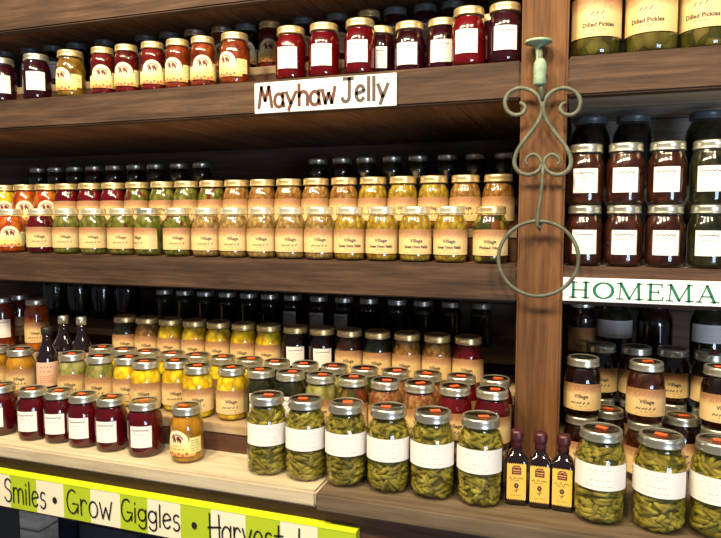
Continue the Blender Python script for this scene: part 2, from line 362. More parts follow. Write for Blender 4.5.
def labels(k, kind, txt):
    """(label mesh, print mesh) of one label design on one jar shape"""
    key = (k, kind, txt)
    if key in LAB: return LAB[key]
    s = SH[k]; r = s['r']+.0006; bm = bmesh.new(); tm = bmesh.new(); rng = random.Random(hash(kind+k) % 99 if False else len(key[1])*7+len(k))
    fn = cyl(r+.0005); H = s['h']-.131
    if kind == 'white':                      # small square white label, cursive heading, a red line, fine print
        z0, z1 = .026+H*.3, .078+H*.5; patch(bm, r, .0265, z0, z1)
        pts = [(-.021+i*.0028, z1-.011+(.0032*math.sin(i*1.9) if i % 3 else .001)) for i in range(15)]
        ribbon(tm, pts, .0015, fn, 0)
        scrawl(tm, rng, -.015, .014, z1-.021, .0028, .0008, fn, 1)
        scrawl(tm, rng, -.006, .004, z1-.029, .0025, .0006, fn, 2); scrawl(tm, rng, -.02, .018, z0+.006, .002, .0005, fn, 2)
        res = (mesh('label', bm, M['white']), mesh('label_text', tm, [M['ink'], M['redink'], M['greyink']]))
    elif kind == 'tan':                      # deep cream wrap label
        z0, z1 = .0185+H*.3, .0775+H*.5; patch(bm, r, .058, z0, z1, arch=.004)
        scrawl(tm, rng, -.026, .026, z1-.0145, .0085, .0024, fn, 1)
        textfaces(tm, 'Village', .0115, 0, z0+.028, fn, 0, .0002)
        if txt: textfaces(tm, txt, .0095, 0, z0+.0145, fn, 0, .0003, .058)
        else: scrawl(tm, rng, -.022, .024, z0+.0145, .006, .0020, fn, 0)
        scrawl(tm, rng, -.012, .012, z0+.009, .002, .0007, fn, 0); scrawl(tm, rng, -.024, .024, z0+.003, .0022, .0007, fn, 1)
        for q in range(8): scrawl(tm, rng, .036, .052, z0+.006+q*.005, .0026, .0009, fn, 2)
        res = (mesh('label', bm, M['tan']), mesh('label_text', tm, [M['ink'], M['pinkink'], M['greyink']]))
    elif kind == 'arch':                     # arched label with a dark horse and buggy emblem, side panel of print
        z0, z1 = .018, .080; patch(bm, r, .029, z0, z1, arch=.03); patch(bm, r-.0002, .044, z0, z0+.034, arch=.003)
        c = z1-.020
        for a in range(11):
            t0 = PI*(.08+.84*a/10); disc(tm, .0145*math.cos(t0), c-.002+.012*math.sin(t0), .0016, .0022, fn, 0, 6)
        for dx, dz, rx, ry in ((-.007,0,.004,.006), (-.0035,-.005,.0016,.005), (-.009,-.006,.0014,.005), (.004,.001,.005,.0055), (.0095,-.004,.0025,.0055), (.003,-.006,.0014,.004)):
            disc(tm, dx, c+dz, rx, ry, fn, 0, 10)
        scrawl(tm, rng, -.012, .012, c-.018, .003, .001, fn, 0); scrawl(tm, rng, -.018, .018, c-.026, .0045, .0014, fn, 1)
        for q in range(6): disc(tm, -.024+q*.0095, z0+.004+(.003 if q % 2 else 0), .004, .0035, fn, 2, 10)
        fp = cyl(r+.0002)
        f = []
        for i in range(9):
            u = .030+.030*i/8; f.append((tm.verts.new(fp(u, z0+.008)), tm.verts.new(fp(u, z0+.044))))
        for i in range(8):
            q = tm.faces.new((f[i][0], f[i+1][0], f[i+1][1], f[i][1])); q.material_index = 3
        for q in range(5): scrawl(tm, rng, .034, .056, z0+.012+q*.006, .0026, .0009, cyl(r+.0009), 4)
        res = (mesh('label', bm, M['arch']), mesh('label_text', tm, [M['maroon'], M['brownink'], M['redink'], M['panel'], M['ink']]))
    elif kind == 'band':                     # broad white band round a quart jar
        z0, z1 = .070, .118; patch(bm, r, .058, z0, z1, n=24)
        scrawl(tm, rng, -.022, .024, z1-.011, .0026, .0006, fn, 0); scrawl(tm, rng, -.014, .016, z1-.017, .0022, .0005, fn, 0)
        scrawl(tm, rng, -.018, .020, z0+.018, .0028, .0007, fn, 0); scrawl(tm, rng, -.026, .026, z0+.007, .0026, .0006, fn, 0)
        res = (mesh('label', bm, M['white']), mesh('label_text', tm, [M['greyink']]))
    elif kind == 'dill':                     # large cream label of the dilled pickles
        z0, z1 = .040, .125; patch(bm, r, .070, z0, z1, arch=.004, n=24)
        scrawl(tm, rng, -.032, .032, z1-.016, .009, .0022, fn, 1); scrawl(tm, rng, -.016, .016, z0+.044, .009, .0016, fn, 0)
        textfaces(tm, 'Dilled Pickles', .0125, 0, z0+.020, fn, 0, .0003, .066); scrawl(tm, rng, -.016, .016, z0+.013, .0025, .0008, fn, 0)
        scrawl(tm, rng, -.028, .028, z0+.004, .003, .0008, fn, 2)
        res = (mesh('label', bm, M['tan']), mesh('label_text', tm, [M['ink'], M['pinkink'], M['greyink']]))
    LAB[key] = res; return res

# beans cut for the quart jars: three packings of short tubes lying against the glass
def beanmesh(seed):
    rng = random.Random(seed); bm = bmesh.new(); R = .0443
    def rad(z):
        pr = SH['quart']['prof']
        for (r0, z0), (r1, z1) in zip(pr, pr[1:]):
            if z0 <= z <= z1: return r0+(r1-r0)*(z-z0)/max(z1-z0, 1e-6)
        return pr[-1][0]
    for i in range(260):
        z = rng.uniform(.007, .148); a = 2*PI*i*.618+rng.uniform(-.3, .3); ln = rng.uniform(.020, .038); tilt = rng.choice([rng.uniform(-1.5, 1.5), rng.uniform(-.7, .7)])
        rr = rad(z)-.0065-rng.uniform(0, .004); br = rng.uniform(.0043, .0056); bend = rng.uniform(-.004, .004); pts = []
        for q in range(5):
            t = (q/4-.5)*ln; u = t*math.cos(tilt)+bend*math.sin(tilt)*(1-(q/2-1)**2); v = t*math.sin(tilt)+bend*math.cos(tilt)*(1-(q/2-1)**2)
            zz = min(max(z+v, .0065), .152); r2 = min(rr, rad(zz)-.0062)
            pts.append((r2*math.cos(a+u/r2), r2*math.sin(a+u/r2), zz))
        tube(bm, pts, [br*.6, br, br*1.04, br, br*.6], 7)
    return mesh('green_beans', bm, M['bean'])
BEANS = [beanmesh(s) for s in (3, 5, 8)]

ORD = ['', 'first', 'second', 'third', 'fourth', 'fifth', 'sixth', 'seventh', 'eighth', 'ninth', 'tenth', 'eleventh', 'twelfth', 'thirteenth', 'fourteenth', 'fifteenth', 'sixteenth', 'seventeenth', 'eighteenth', 'nineteenth', 'twentieth']
JARS = []
NJ = [0]
def jar(x, y, z, shape, con, lab, lid, label, group, rot=0., sticker=False, txt=None):
    """z relative to the eye"""
    m, look, nm = CON[con]
    root = empty(nm, (x, y, z+EYE+.0006), rot); tag(root, label, 'jar', group)
    s = SH[shape]
    link('glass', s['glass'], root)
    link('contents', contents(shape, con), root)
    if con == 'bean':
        b = link('green_beans', BEANS[NJ[0] % 3], root); b['kind'] = 'stuff'; b.rotation_euler.z = NJ[0]*1.1
    dm = 'disc' if lid in ('silver', 'steel') else lid
    l = link('lid', lidmesh(shape, lid, dm), root); l.rotation_euler.z = random.uniform(0, 6)
    if sticker:
        st = link('price_sticker', STICK, l, (random.uniform(-.006, .006), random.uniform(-.006, .006), s['h']-.0010)); st.rotation_euler.z = random.uniform(-.5, .5)-l.rotation_euler.z
        st['label'] = 'orange price sticker'
    if lab:
        a, b = labels(shape, lab, txt)
        lo = link('label', a, root); link('label_text', b, lo)
    NJ[0] += 1; JARS.append((x, y, z, s['r'], label)); return root
QUEUE = []
LABW = {'white': 'white label', 'tan': 'cream label', 'arch': 'arched emblem label', 'band': 'white band', 'dill': 'large cream label', None: 'no label'}
def row(items, Y, z, where, group, side='left', rotk=0., defshape='pint', deflid='gold', sticker=False, rotj=.12, ref='the post', zref=None):
    """items (pixel column surveyed on the photo, contents, label, options), listed left to right"""
    n = len(items)
    for i, it in enumerate(items):
        px, con, lab = it[:3]; o = it[3] if len(it) > 3 else {}
        y = Y+o.get('dy', 0); zz = z+o.get('dz', 0); sh = o.get('shape', defshape)
        x = ax(px, y, (zz if zref is None else zref+o.get('dz', 0))+SH[sh]['h']/2)
        k = (n-i) if side == 'left' else i+1
        lb = '%s jar with %s, %s %s, %s' % (CON[con][1], LABW[lab], ORD[k], side+' of post' if ref == 'the post' else 'from '+ref, where)
        rot = o.get('rot', rotk*math.atan2(-x, y)+random.uniform(-rotj, rotj))
        QUEUE.append([x, y, zz, sh, con, lab, o.get('lid', deflid), o.get('label', lb), group, rot, o.get('st', sticker), o.get('txt')])

# ------------------------------------------------------------------ shelving levels (relative to the eye)
TOP, MID, LEDGE = .340, -.104, -.572
YF = 1.45
XL, XR = -2.6, 1.0
def zed(v): return v+EYE
unit = empty('display_shelving', (-.08, 1.5, 0)); tag(unit, 'rough brown timber wall shelving that holds all the jars', 'shelving')
def upart(name, me, label=None):
    o = link(name, me, unit, (.08, -1.5, 0))
    if label: o['label'] = label
    return o
P0, P1 = -.131, -.035                      # post
for zt, zb in ((TOP, TOP-.082), (MID, MID-.083)):
    for a, b in ((XL, P0-.0005), (P1+.0005, XR)):
        upart('fascia_board', boxmesh('fascia', M['fascia'], a, b, YF, YF+.04, zed(zb), zed(zt), .004))
    for a, b, m in ((XL, P0-.0005, 'planks'), (P1+.0005, XR, 'greyplanks')):
        bm = bmesh.new(); box(bm, a, b, YF+.0402, 2.2, zed(zb+.002), zed(zt), .001)
        upart('shelf_planks', mesh('planks', bm, M[m]))
upart('fascia_board', boxmesh('fascia', M['fascia'], XL, P0-.0005, YF, YF+.04, zed(.533), zed(.625), .004))
upart('fascia_board', boxmesh('fascia', M['fascia'], P1+.0005, XR, YF, YF+.04, zed(.533), zed(.625), .004))
upart('shelf_planks', boxmesh('planks', M['planks'], XL, XR, YF+.0955, 2.2, zed(.575), zed(.62), .001))
upart('post', boxmesh('post', M['post'], P0, P1, YF-.002, YF+.093, zed(LEDGE), zed(.9), .005))
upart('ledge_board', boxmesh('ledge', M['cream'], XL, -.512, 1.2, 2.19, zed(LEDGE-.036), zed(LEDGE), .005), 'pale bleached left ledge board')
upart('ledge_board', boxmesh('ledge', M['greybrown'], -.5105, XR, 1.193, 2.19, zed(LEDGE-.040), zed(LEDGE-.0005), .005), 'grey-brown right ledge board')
upart('apron_board', boxmesh('apron', M['dark'], XL, XR, 1.225, 1.262, zed(-.755), zed(LEDGE-.0405), .004))
upart('back_panel', boxmesh('back_panel', M['greywall'], P1+.003, XR, 1.86, 1.88, zed(MID+.0005), zed(TOP-.0825), .001), 'weathered grey boards behind right bay')
for lx in (-1.62, -.3, .8):
    upart('table_leg', boxmesh('leg', M['greywall'], lx-.04, lx+.04, 1.5, 1.58, 0, zed(LEDGE-.041), .003))

# stepped risers standing on the shelves
def riser(x0, x1, y0, y1, zb, zt, label, m='riser'):
    o = empty('shelf_riser', ((x0+x1)/2, y0, zed(zb))); tag(o, label, 'riser', 'wooden risers under the jars')
    off = (-(x0+x1)/2, -y0, -zed(zb))
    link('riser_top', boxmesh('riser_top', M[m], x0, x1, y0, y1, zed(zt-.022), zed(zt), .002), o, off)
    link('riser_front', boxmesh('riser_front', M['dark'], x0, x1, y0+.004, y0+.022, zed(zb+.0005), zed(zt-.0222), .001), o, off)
    return o
RA, RB_, RC = -.503, -.433, -.385
riser(-2.2, P0-.012, 1.335, 1.555, LEDGE, RA, 'low wooden riser with dark front edge behind the jelly jars')
riser(-2.2, P0-.012, 1.565, 1.785, LEDGE, RB_, 'wooden riser under third row of jars, bottom left bay')
riser(-2.4, P0-.012, 1.795, 2.12, LEDGE, RC, 'tallest wooden riser at the back of the bottom left bay')
M2Z, M3Z = -.026, .054
riser(-2.2, P0-.012, 1.552, 1.735, MID, M2Z, 'wooden riser under second row of jars, middle left shelf')
riser(-2.4, P0-.012, 1.80, 2.05, MID, M3Z, 'wooden riser at the back of the middle left shelf')
TZ = .413
riser(-2.2, P0-.012, 1.603, 1.76, TOP, TZ, 'wooden riser at the back of the top left shelf')

# ------------------------------------------------------------------ the jars
W, T_, A_ = 'white', 'tan', 'arch'
# top left shelf, front
row([(2, 'plum', W, {'lid': 'silver'}), (37, 'plum', W, {'lid': 'silver'}), (71, 'amber', A_, {'rot': .0, 'shape': 'pint'}),
     (103, 'berry', A_, {'shape': 'slim'}), (127, 'berry', A_, {'shape': 'slim', 'rot': .35}), (153, 'berry', A_, {'shape': 'slim'}), (178, 'russet', A_, {'shape': 'slim', 'rot': .12}),
     (203, 'russet', A_, {'shape': 'slim'}), (235, 'russet', A_, {'rot': -.12}), (291, 'ruby', W, {'rot': .15}), (324, 'ruby', W, {'rot': .2}), (361, 'ruby', W, {'rot': .12}),
     (471, 'ruby', W, {'rot': .02}), (520, 'plum', W)], 1.497, TOP, 'top shelf front', 'jars at the front of the top left shelf', rotk=.95)
row([(381, 'plum', W, {'dy': .01}), (410, 'plum', W), (440, 'plum', W), (493, 'plum', W, {'dy': .0})], 1.556, TOP, 'top shelf second row', 'jars in the second row of the top left shelf', rotk=.5)
row([(p, c, l, {'lid': q}) for p, c, l, q in ((5, 'molass', W, 'darklid'), (31, 'molass', W, 'darklid'), (54, 'molass', W, 'darklid'), (77, 'molass', W, 'darklid'), (105, 'molass', A_, 'darklid'), (146, 'molass', A_, 'darklid'), (170, 'molass', A_, 'darklid'),
     (195, 'molass', A_, 'steel'), (222, 'russet', A_, 'steel'), (246, 'molass', A_, 'darklid'), (270, 'berry', A_, 'gold'), (303, 'plum', W, 'darklid'), (337, 'plum', W, 'darklid'), (369, 'plum', W, 'gold'), (395, 'plum', W, 'darklid'), (425, 'plum', W, 'darklid'), (452, 'plum', W, 'darklid'), (500, 'plum', W, 'darklid'))],
    1.66, TZ, 'top shelf back', 'dark jars at the back of the top left shelf', rotk=.9, defshape='slim')
# middle left shelf
R_ = {'txt': 'Sweet Onion Relish', 'lid': 'cream_lid'}
S_ = {'lid': 'cream_lid'}
row([(11, 'salsa', A_, S_), (41, 'beet', T_, S_), (67, 'green', T_, S_), (94, 'green', T_, S_), (122, 'mixed', T_, S_), (149, 'green', T_, {'lid': 'silver', 'rot': -.25}), (178, 'mixed', T_, S_), (206.5, 'chow', T_, S_), (234, 'chow', T_, S_), (262, 'chow', T_, S_), (291, 'chow', T_, S_), (320, 'chow', T_, S_),
     (349.5, 'relish', T_, R_), (382, 'relish', T_, R_), (415.5, 'relish', T_, R_), (450.5, 'relish', T_, R_), (490.5, 'okra', T_, {'txt': 'Pickled Okra'})],
    1.497, MID, 'middle shelf front', 'jars at the front of the middle left shelf', rotk=.85, rotj=.08)
row([(5, 'banana', A_), (26, 'salsa', A_), (47.5, 'salsa', A_), (68, 'beet', T_), (91, 'beet', T_), (114, 'beet', T_), (138, 'mixed', T_), (163, 'green', T_), (187, 'green', T_), (212, 'mixed', T_), (238, 'umber', T_), (265, 'umber', T_), (290, 'umber', T_), (317.5, 'umber', T_), (345, 'umber', T_), (374, 'relish', T_), (403, 'relish', T_), (431, 'relish', T_), (463, 'umber', T_), (494, 'umber', T_)],
    1.602, M2Z, 'middle shelf second row', 'jars in the second row of the middle left shelf', rotk=.9, defshape='pint', rotj=.06)
row([(p, c, None) for p, c in ((39, 'forest'), (57, 'brown'), (76, 'brown'), (95, 'plum'), (115, 'plum'), (136, 'molass'), (156, 'forest'), (179, 'forest'), (202, 'forest'), (318, 'forest'), (342, 'molass'), (366, 'forest'), (392, 'forest'), (418, 'forest'), (447, 'forest'), (475, 'forest'), (504, 'forest'))],
    1.88, M3Z, 'middle shelf back', 'dark jars at the back of the middle left shelf', defshape='slim', deflid='steel')
# bottom left bay: jelly and beans on the ledge
J_ = {'rot': .32}
JW = {'rot': .32, 'shape': 'wide'}
row([(1, 'wine', W, JW), (35, 'wine', W, J_), (58.5, 'wine', W, {'dy': .006, 'rot': .36}), (84, 'wine', W, J_), (111.5, 'wine', W, J_), (145, 'wine', W, {'rot': .4, 'shape': 'wide'})], 1.272, LEDGE, 'bottom ledge', 'red jelly jars on the bottom ledge', rotk=.6, deflid='silver', sticker=True, ref='the orange preserve jar')
row([(187, 'peach', A_, {'label': 'orange preserve jar with emblem label, alone between jelly and bean jars', 'rot': -.02, 'lid': 'silver', 'st': True})], 1.272, LEDGE, '', 'single preserve jar')
row([(268, 'bean', 'band', {'rot': .5}), (306, 'bean', 'band', {'rot': .42}), (347, 'bean', 'band', {'rot': .28}), (388, 'bean', 'band', {'rot': .2}), (432, 'bean', 'band', {'rot': .14}), (480, 'bean', 'band', {'rot': .02})],
    1.275, LEDGE, 'bottom ledge', 'green bean jars on the bottom ledge', defshape='quart', deflid='steel', sticker=True, ref='the syrup bottles')
# bottom left bay: rows on the low riser
row([(-3, 'peach', T_), (21, 'peach', T_), (73, 'pale', T_), (103, 'pale', T_), (126, 'banana', T_, {'dy': .012}), (147, 'banana', T_, {'dy': -.01}), (177, 'banana', T_, {'dy': .02}), (198, 'banana', T_, {'dy': -.014}), (232, 'banana', T_), (262, 'forest', W), (291, 'forest', W), (321, 'pale', T_), (354, 'okra', T_), (386, 'corn', T_), (417, 'corn', T_), (454, 'beet', T_), (492, 'beet', T_)],
    1.395, RA, 'low riser front', 'jars at the front of the low riser', rotk=.75, deflid='silver', sticker=True)
row([(104, 'pale', T_), (125.5, 'banana', T_), (149, 'banana', T_), (172, 'banana', T_), (196, 'banana', T_), (223, 'banana', T_), (250, 'banana', T_), (277, 'forest', W), (306, 'forest', W), (335, 'pale', T_), (365, 'okra', T_), (395, 'corn', T_), (428, 'corn', T_), (461, 'beet', T_), (494, 'beet', T_)],
    1.492, RA, 'low riser back', 'jars at the back of the low riser', rotk=.7, deflid='silver', sticker=True)
row([(126, 'forest', T_), (148, 'umber', T_), (171, 'banana', T_), (195, 'banana', T_), (219, 'banana', T_), (244, 'banana', T_), (269, 'banana', T_), (296, 'molass', W), (322, 'molass', W), (350, 'brown', T_), (377, 'forest', T_), (407, 'umber', T_), (437, 'umber', T_), (468, 'ruby', T_)],
    1.625, RB_, 'bottom bay third row', 'jars on the second riser of the bottom left bay', rotk=.7)
row([(165, 'forest', None), (185, 'forest', None), (206, 'forest', None), (228, 'forest', None), (249, 'forest', None), (270, 'forest', None), (293, 'molass', W), (319, 'molass', W), (344, 'molass', W), (369, 'molass', None), (397, 'forest', None), (423, 'forest', None), (451, 'forest', None), (481, 'forest', None)],
    1.93, RC, 'bottom bay back', 'dark jars at the back of the bottom left bay', defshape='slim', deflid='steel')
row([(56, 'forest', None), (80, 'forest', None), (104, 'molass', None), (128, 'molass', None)], 2.0, RC, 'tall row behind bottles', 'large dark jars behind the sauce bottles', defshape='quart', deflid='steel', ref='the dark row')
row([(3, 'russet', W), (37, 'salsa', T_)], 1.62, RB_, 'tall jar on second riser', 'tall jars at the left end', defshape='tall', deflid='steel', rotk=.8, ref='the sauce bottles')
row([(20, 'berry', T_, {'label': 'dark red preserve jar half hidden behind tall orange salsa jar at left'})], 1.70, RB_, '', 'tall jars at the left end', defshape='tall', deflid='steel', rotk=.8)
# right bay, top shelf: dilled pickles
row([(594, 'dill', 'dill', {'rot': .1}), (652, 'dill', 'dill', {'rot': -.25}), (708, 'dill', 'dill', {'rot': -.35})], 1.515, TOP, 'top right shelf', 'dilled pickle jars on the top right shelf', 'right', defshape='big')
# right bay, middle shelf: two-high
for z, wh in ((MID, 'middle shelf bottom tier'), (MID+.131, 'middle shelf upper tier')):
    row([(582.5, 'brown', W), (621.5, 'brown', W), (664.5, 'brown', W), (708, 'forest', W)], 1.497, z, wh, 'stacked preserve jars on the middle right shelf', 'right', zref=MID, deflid='silver', rotk=.5, rotj=.05)
for z, wh in ((MID, 'middle shelf back, lower'), (MID+.175, 'middle shelf back, upper')):
    row([(588, 'molass', None), (630, 'molass', None), (703, 'forest', W)], 1.70, z, wh, 'large dark jars behind the stacked preserves', 'right', zref=MID, defshape='quart', deflid='darklid')
# right bay, bottom: beans in front, dark preserves stacked behind
row([(600, 'bean', 'band', {'rot': -.02}), (660, 'bean', 'band', {'rot': -.22}), (717, 'bean', 'band', {'rot': -.3})], 1.272, LEDGE, 'bottom ledge', 'green bean jars on the bottom ledge', 'right', defshape='quart', deflid='steel', sticker=True)
for z, wh in ((LEDGE, 'bottom bay front, lower'), (LEDGE+.131, 'bottom bay front, upper')):
    st = wh.endswith('upper')
    row([(581, 'molass', T_), (643.5, 'brown', T_, {'st': st}), (718, 'molass', T_, {'st': st})], 1.5, z, wh, 'stacked dark preserves in the bottom right bay', 'right', zref=LEDGE, deflid='silver', rotk=.5)
row([(607, 'molass', T_), (680, 'molass', T_)], 1.565, LEDGE, 'bottom bay second row', 'single dark preserves in the bottom right bay', 'right', deflid='silver', rotk=.4, sticker=True)
for z, wh in ((LEDGE, 'bottom bay third row, lower'), (LEDGE+.131, 'bottom bay third row, upper')):
    row([(602, 'molass', T_), (635, 'brown', T_), (669, 'brown', T_), (704, 'forest', T_, {'dy': -.02, 'st': wh.endswith('upper')})], 1.672, z, wh, 'stacked dark preserves in the bottom right bay', 'right', zref=LEDGE, deflid='silver', rotk=.4)
for z, wh in ((LEDGE, 'bottom bay back, lower'), (LEDGE+.175, 'bottom bay back, upper')):
    row([(581, 'molass', T_, {'shape': 'tall', 'dz': (-.0049 if 'upper' in wh else 0)}), (611, 'forest', 'band'), (652, 'molass', None), (706, 'forest', 'band')], 1.90, z, wh, 'large dark jars at the back of the bottom right bay', 'right', zref=LEDGE, defshape='quart', deflid='steel', rotk=.2)

# set the jars down: stacked ones share a spot, and neighbours are nudged until none touch
SPOTS = {}
for q in QUEUE: SPOTS.setdefault((round(q[0], 4), q[1]), []).append(q)
SP = [[k[0], k[1], max(SH[q[3]]['r'] for q in v), min(q[2] for q in v), max(q[2]+SH[q[3]]['h'] for q in v), k[1], v] for k, v in SPOTS.items()]
for it in range(220):
    for i, a in enumerate(SP):
        for b in SP[:i]:
            if a[3] > b[4]-.005 or b[3] > a[4]-.005: continue
            dx, dy = a[0]-b[0], a[1]-b[1]; d = math.hypot(dx, dy); m_ = a[2]+b[2]+.0016-d
            if m_ > 0:
                m_ *= .5; a[0] += dx/d*m_; b[0] -= dx/d*m_; a[1] += dy/d*m_; b[1] -= dy/d*m_
    for a in SP:
        a[1] = min(max(a[1], a[5]-.004), a[5]+.012)
        if a[5] < 1.57 and a[5] > 1.4: a[0] = max(a[0], P1+a[2]+.002) if a[0] > (P0+P1)/2 else min(a[0], P0-a[2]-.002)
for q in SP:
    for j in q[6]: jar(q[0], q[1], *j[2:])

# ------------------------------------------------------------------ bottles
def loft(bm, secs, n=32):
    rings = []
    for z, half, e in secs:            # superellipse sections, e = 2 round, larger = squarer
        ring = []
        for i in range(n):
            a = 2*PI*(i+.5)/n; c, s = math.cos(a), math.sin(a); k = (abs(c)**e+abs(s)**e)**(-1/e)
            ring.append(bm.verts.new((half*k*c, half*k*s, z)))
        rings.append(ring)
    for a, b in zip(rings, rings[1:]):
        for i in range(n):
            f = bm.faces.new((a[i], a[(i+1) % n], b[(i+1) % n], b[i])); f.smooth = True
    bm.faces.new(list(reversed(rings[0]))); bm.faces.new(rings[-1])
bm = bmesh.new(); loft(bm, [(0,.018,7),(.002,.0205,8),(.006,.0215,9),(.088,.0215,9),(.094,.0205,6),(.102,.016,3),(.109,.0105,2.2),(.114,.0095,2),(.128,.0095,2)]); BOT = mesh('bottle', bm, M['bottle'])
bm = bmesh.new(); lathe(bm, [(.0096,.112),(.0112,.113),(.0108,.122),(.0112,.126),(.0132,.129),(.0136,.133),(.0134,.142),(.0118,.147),(.006,.149)], 24); CAP = mesh('wax_cap', bm, M['wax'])
bm = bmesh.new(); n = 9; pts = []
for i in range(n*2+1): pts.append((-.0185+.037*i/(n*2), .014-(.003 if i % 2 else 0)))
for i in range(n*2+1): pts.append((.0185-.037*i/(n*2), .084+(.003 if i % 2 else 0)))
v0 = [bm.verts.new((x, -.0221, z)) for x, z in pts]; bm.faces.new(v0)
bmesh.ops.triangulate(bm, faces=bm.faces[:]); BL = mesh('label', bm, M['ylabel'])
bm = bmesh.new(); fl = lambda u, v: (u, -.0224, v)
fl2 = lambda u, v: (u, -.0226, v)
for pl, m in (([(-.009,.064),(.009,.064),(.009,.077),(.005,.082),(-.005,.082),(-.009,.077)], 0),):
    f = bm.faces.new([bm.verts.new(fl(*p)) for p in pl]); f.material_index = m
rg = random.Random(4)
ribbon(bm, [(-.006,.077),(0,.0795),(.006,.077)], .0012, fl2, 2); ribbon(bm, [(-.007,.0725),(.007,.0725)], .0016, fl2, 2); ribbon(bm, [(-.006,.068),(.006,.068)], .001, fl2, 2)
scrawl(bm, rg, -.014, .014, .055, .004, .0013, fl, 1); scrawl(bm, rg, -.010, .010, .0505, .0028, .0009, fl, 1)
for a in range(6): disc(bm, .0028*math.cos(a*PI/3), .041+.0034*math.sin(a*PI/3), .0021, .0023, fl, 1, 8)
ribbon(bm, [(0,.038),(.0006,.033),(-.0004,.027)], .0009, fl, 1); ribbon(bm, [(0,.030),(.004,.034)], .0011, fl, 1); ribbon(bm, [(0,.029),(-.004,.032)], .0011, fl, 1)
scrawl(bm, rg, -.010, .010, .020, .0022, .0006, fl, 1)
BT = mesh('label_print', bm, [M['maroon'], M['maroonpaint'], M['ylabel']])
for px, r, lb in ((516.5, .10, 'small dark syrup bottle with mustard label beside the last bean jar'), (540, .04, 'middle one of three small wax-capped syrup bottles at the post'), (563, -.03, 'right one of three small syrup bottles, beside right bean jars')):
    b = empty('syrup_bottle', (ax(px, 1.29, LEDGE+.07), 1.29, zed(LEDGE+.0006)), r); tag(b, lb, 'bottle', 'small syrup bottles at the foot of the post')
    link('bottle_body', BOT, b); link('wax_cap', CAP, b); l = link('label', BL, b); link('label_print', BT, l)
bm = bmesh.new(); lathe(bm, [(.024,0),(.0285,.002),(.030,.008),(.030,.105),(.0275,.120),(.020,.135),(.0145,.148),(.0125,.160),(.012,.178)], 28); SB = mesh('sauce_bottle', bm, M['bottle'])
bm = bmesh.new(); lathe(bm, [(.0125,.172),(.0150,.173),(.0150,.190),(.0135,.194),(.006,.195)], 24); SC = mesh('cap', bm, M['black'])
bm = bmesh.new(); lathe(bm, [(.0125,.172),(.0150,.173),(.0150,.190),(.0135,.194),(.006,.195)], 24); SC2 = mesh('cap', bm, M['steel'])
bm = bmesh.new(); patch(bm, .0306, .036, .030, .098); SL = mesh('label', bm, plain('pink_label', (.72, .44, .30), .5))
bm = bmesh.new(); rg = random.Random(9); f_ = cyl(.0311)
scrawl(bm, rg, -.018, .018, .082, .006, .0016, f_, 0); scrawl(bm, rg, -.018, .01, .070, .006, .0014, f_, 0)
for q in range(4): scrawl(bm, rg, -.02, .02, .040+q*.006, .0026, .0008, f_, 0)
ST = mesh('label_text', bm, [M['maroon']])
for px, Y, cap, rot, lb in ((47, 1.41, SC, .65, 'dark sauce bottle with pink label and black cap, nearest the jelly jars'), (64, 1.512, SC2, .7, 'left of two dark sauce bottles behind the pink-labelled bottle'), (82, 1.512, SC2, .7, 'right of two dark sauce bottles behind the pink-labelled bottle')):
    b = empty('sauce_bottle', (ax(px, Y, RA+.15), Y, zed(RA+.0006)), rot); tag(b, lb, 'bottle', 'dark sauce bottles at the left end')
    link('bottle_body', SB, b); link('cap', cap, b); l = link('label', SL, b); link('label_text', ST, l)
    if cap is SC2: b.scale = (1, 1, 1.08)

# ------------------------------------------------------------------ wrought iron hook on the post
hk = empty('wrought_iron_hook', (-.085, 1.42, zed(.1))); tag(hk, 'green-grey wrought iron scroll hook with ring on the wooden post', 'hook')
def hpart(name, bm, m, smooth_=True):
    me = mesh(name, bm, m, smooth_); return link(name, me, hk, -Vector(hk.location))
YH = 1.418
def cp(x, y): return at(490+x/3.586, 30+y/3.586, YH)
left = [(106,261),(119,266),(126,283),(113,301),(85,304),(61,287),(54,255),(70,224),(108,208),(148,217),(176,243),(187,278),(176,322),(148,364),(114,407),(93,446),(88,480),(104,508),(138,519),(170,507),(186,482)]
inner = [(186,486),(180,462),(160,446),(138,452),(128,470),(136,483)]
bm = bmesh.new()
for sgn in (0, 1):
    for pl, r in ((left, .0046), (inner, .0040)):
        q = [cp(x if not sgn else 378-x, y) for x, y in pl]
        s3 = spline(q, 6); m_ = len(s3)
        tube(bm, s3, [r*(.75+.25*min(1, i/12, (m_-1-i)/12)) for i in range(m_)], 10)
hpart('scroll', bm, M['iron'])
bm = bmesh.new(); c0 = cp(189, 245)
tube(bm, [cp(189, 255), cp(184, 215), cp(181, 190), cp(180, 100), cp(178, 60)], .006, 12); hpart('stem', bm, M['iron'])
bm = bmesh.new(); tube(bm, [cp(190, 480), cp(189, 520), at(541, 196, YH-.004), at(538, 212, YH-.008), at(537, 226, YH-.012), at(539.5, 229, YH-.004), at(541, 222, YH+.004)], .0040, 10); hpart('drop_rod', bm, M['iron'])
p = cp(176, 45)
def turned(name, prof, px, py, m):
    bm = bmesh.new(); lathe(bm, prof, 28); q = cp(px, py)
    for v in bm.verts: v.co += q
    return hpart(name, bm, m)
turned('finial', [(.0050, -.060), (.0055, -.045), (.0045, -.034), (.0055, -.018), (.008, -.0095), (.014, -.0055), (.0275, -.0032), (.0285, -.001), (.027, .0022), (.020, .003), (.012, .002)], 174, 42, M['patina'])
turned('collar', [(.010, -.028), (.0135, -.024), (.0125, -.010), (.0135, .006), (.0125, .018), (.008, .026)], 179, 150, M['patina'])
bm = bmesh.new(); q = cp(186, 225); tube(bm, [q, q+Vector((0, .0295, 0))], .007, 12); q = cp(180, 150); tube(bm, [q, q+Vector((0, .0295, 0))], .006, 12); hpart('wall_bracket', bm, M['iron'])
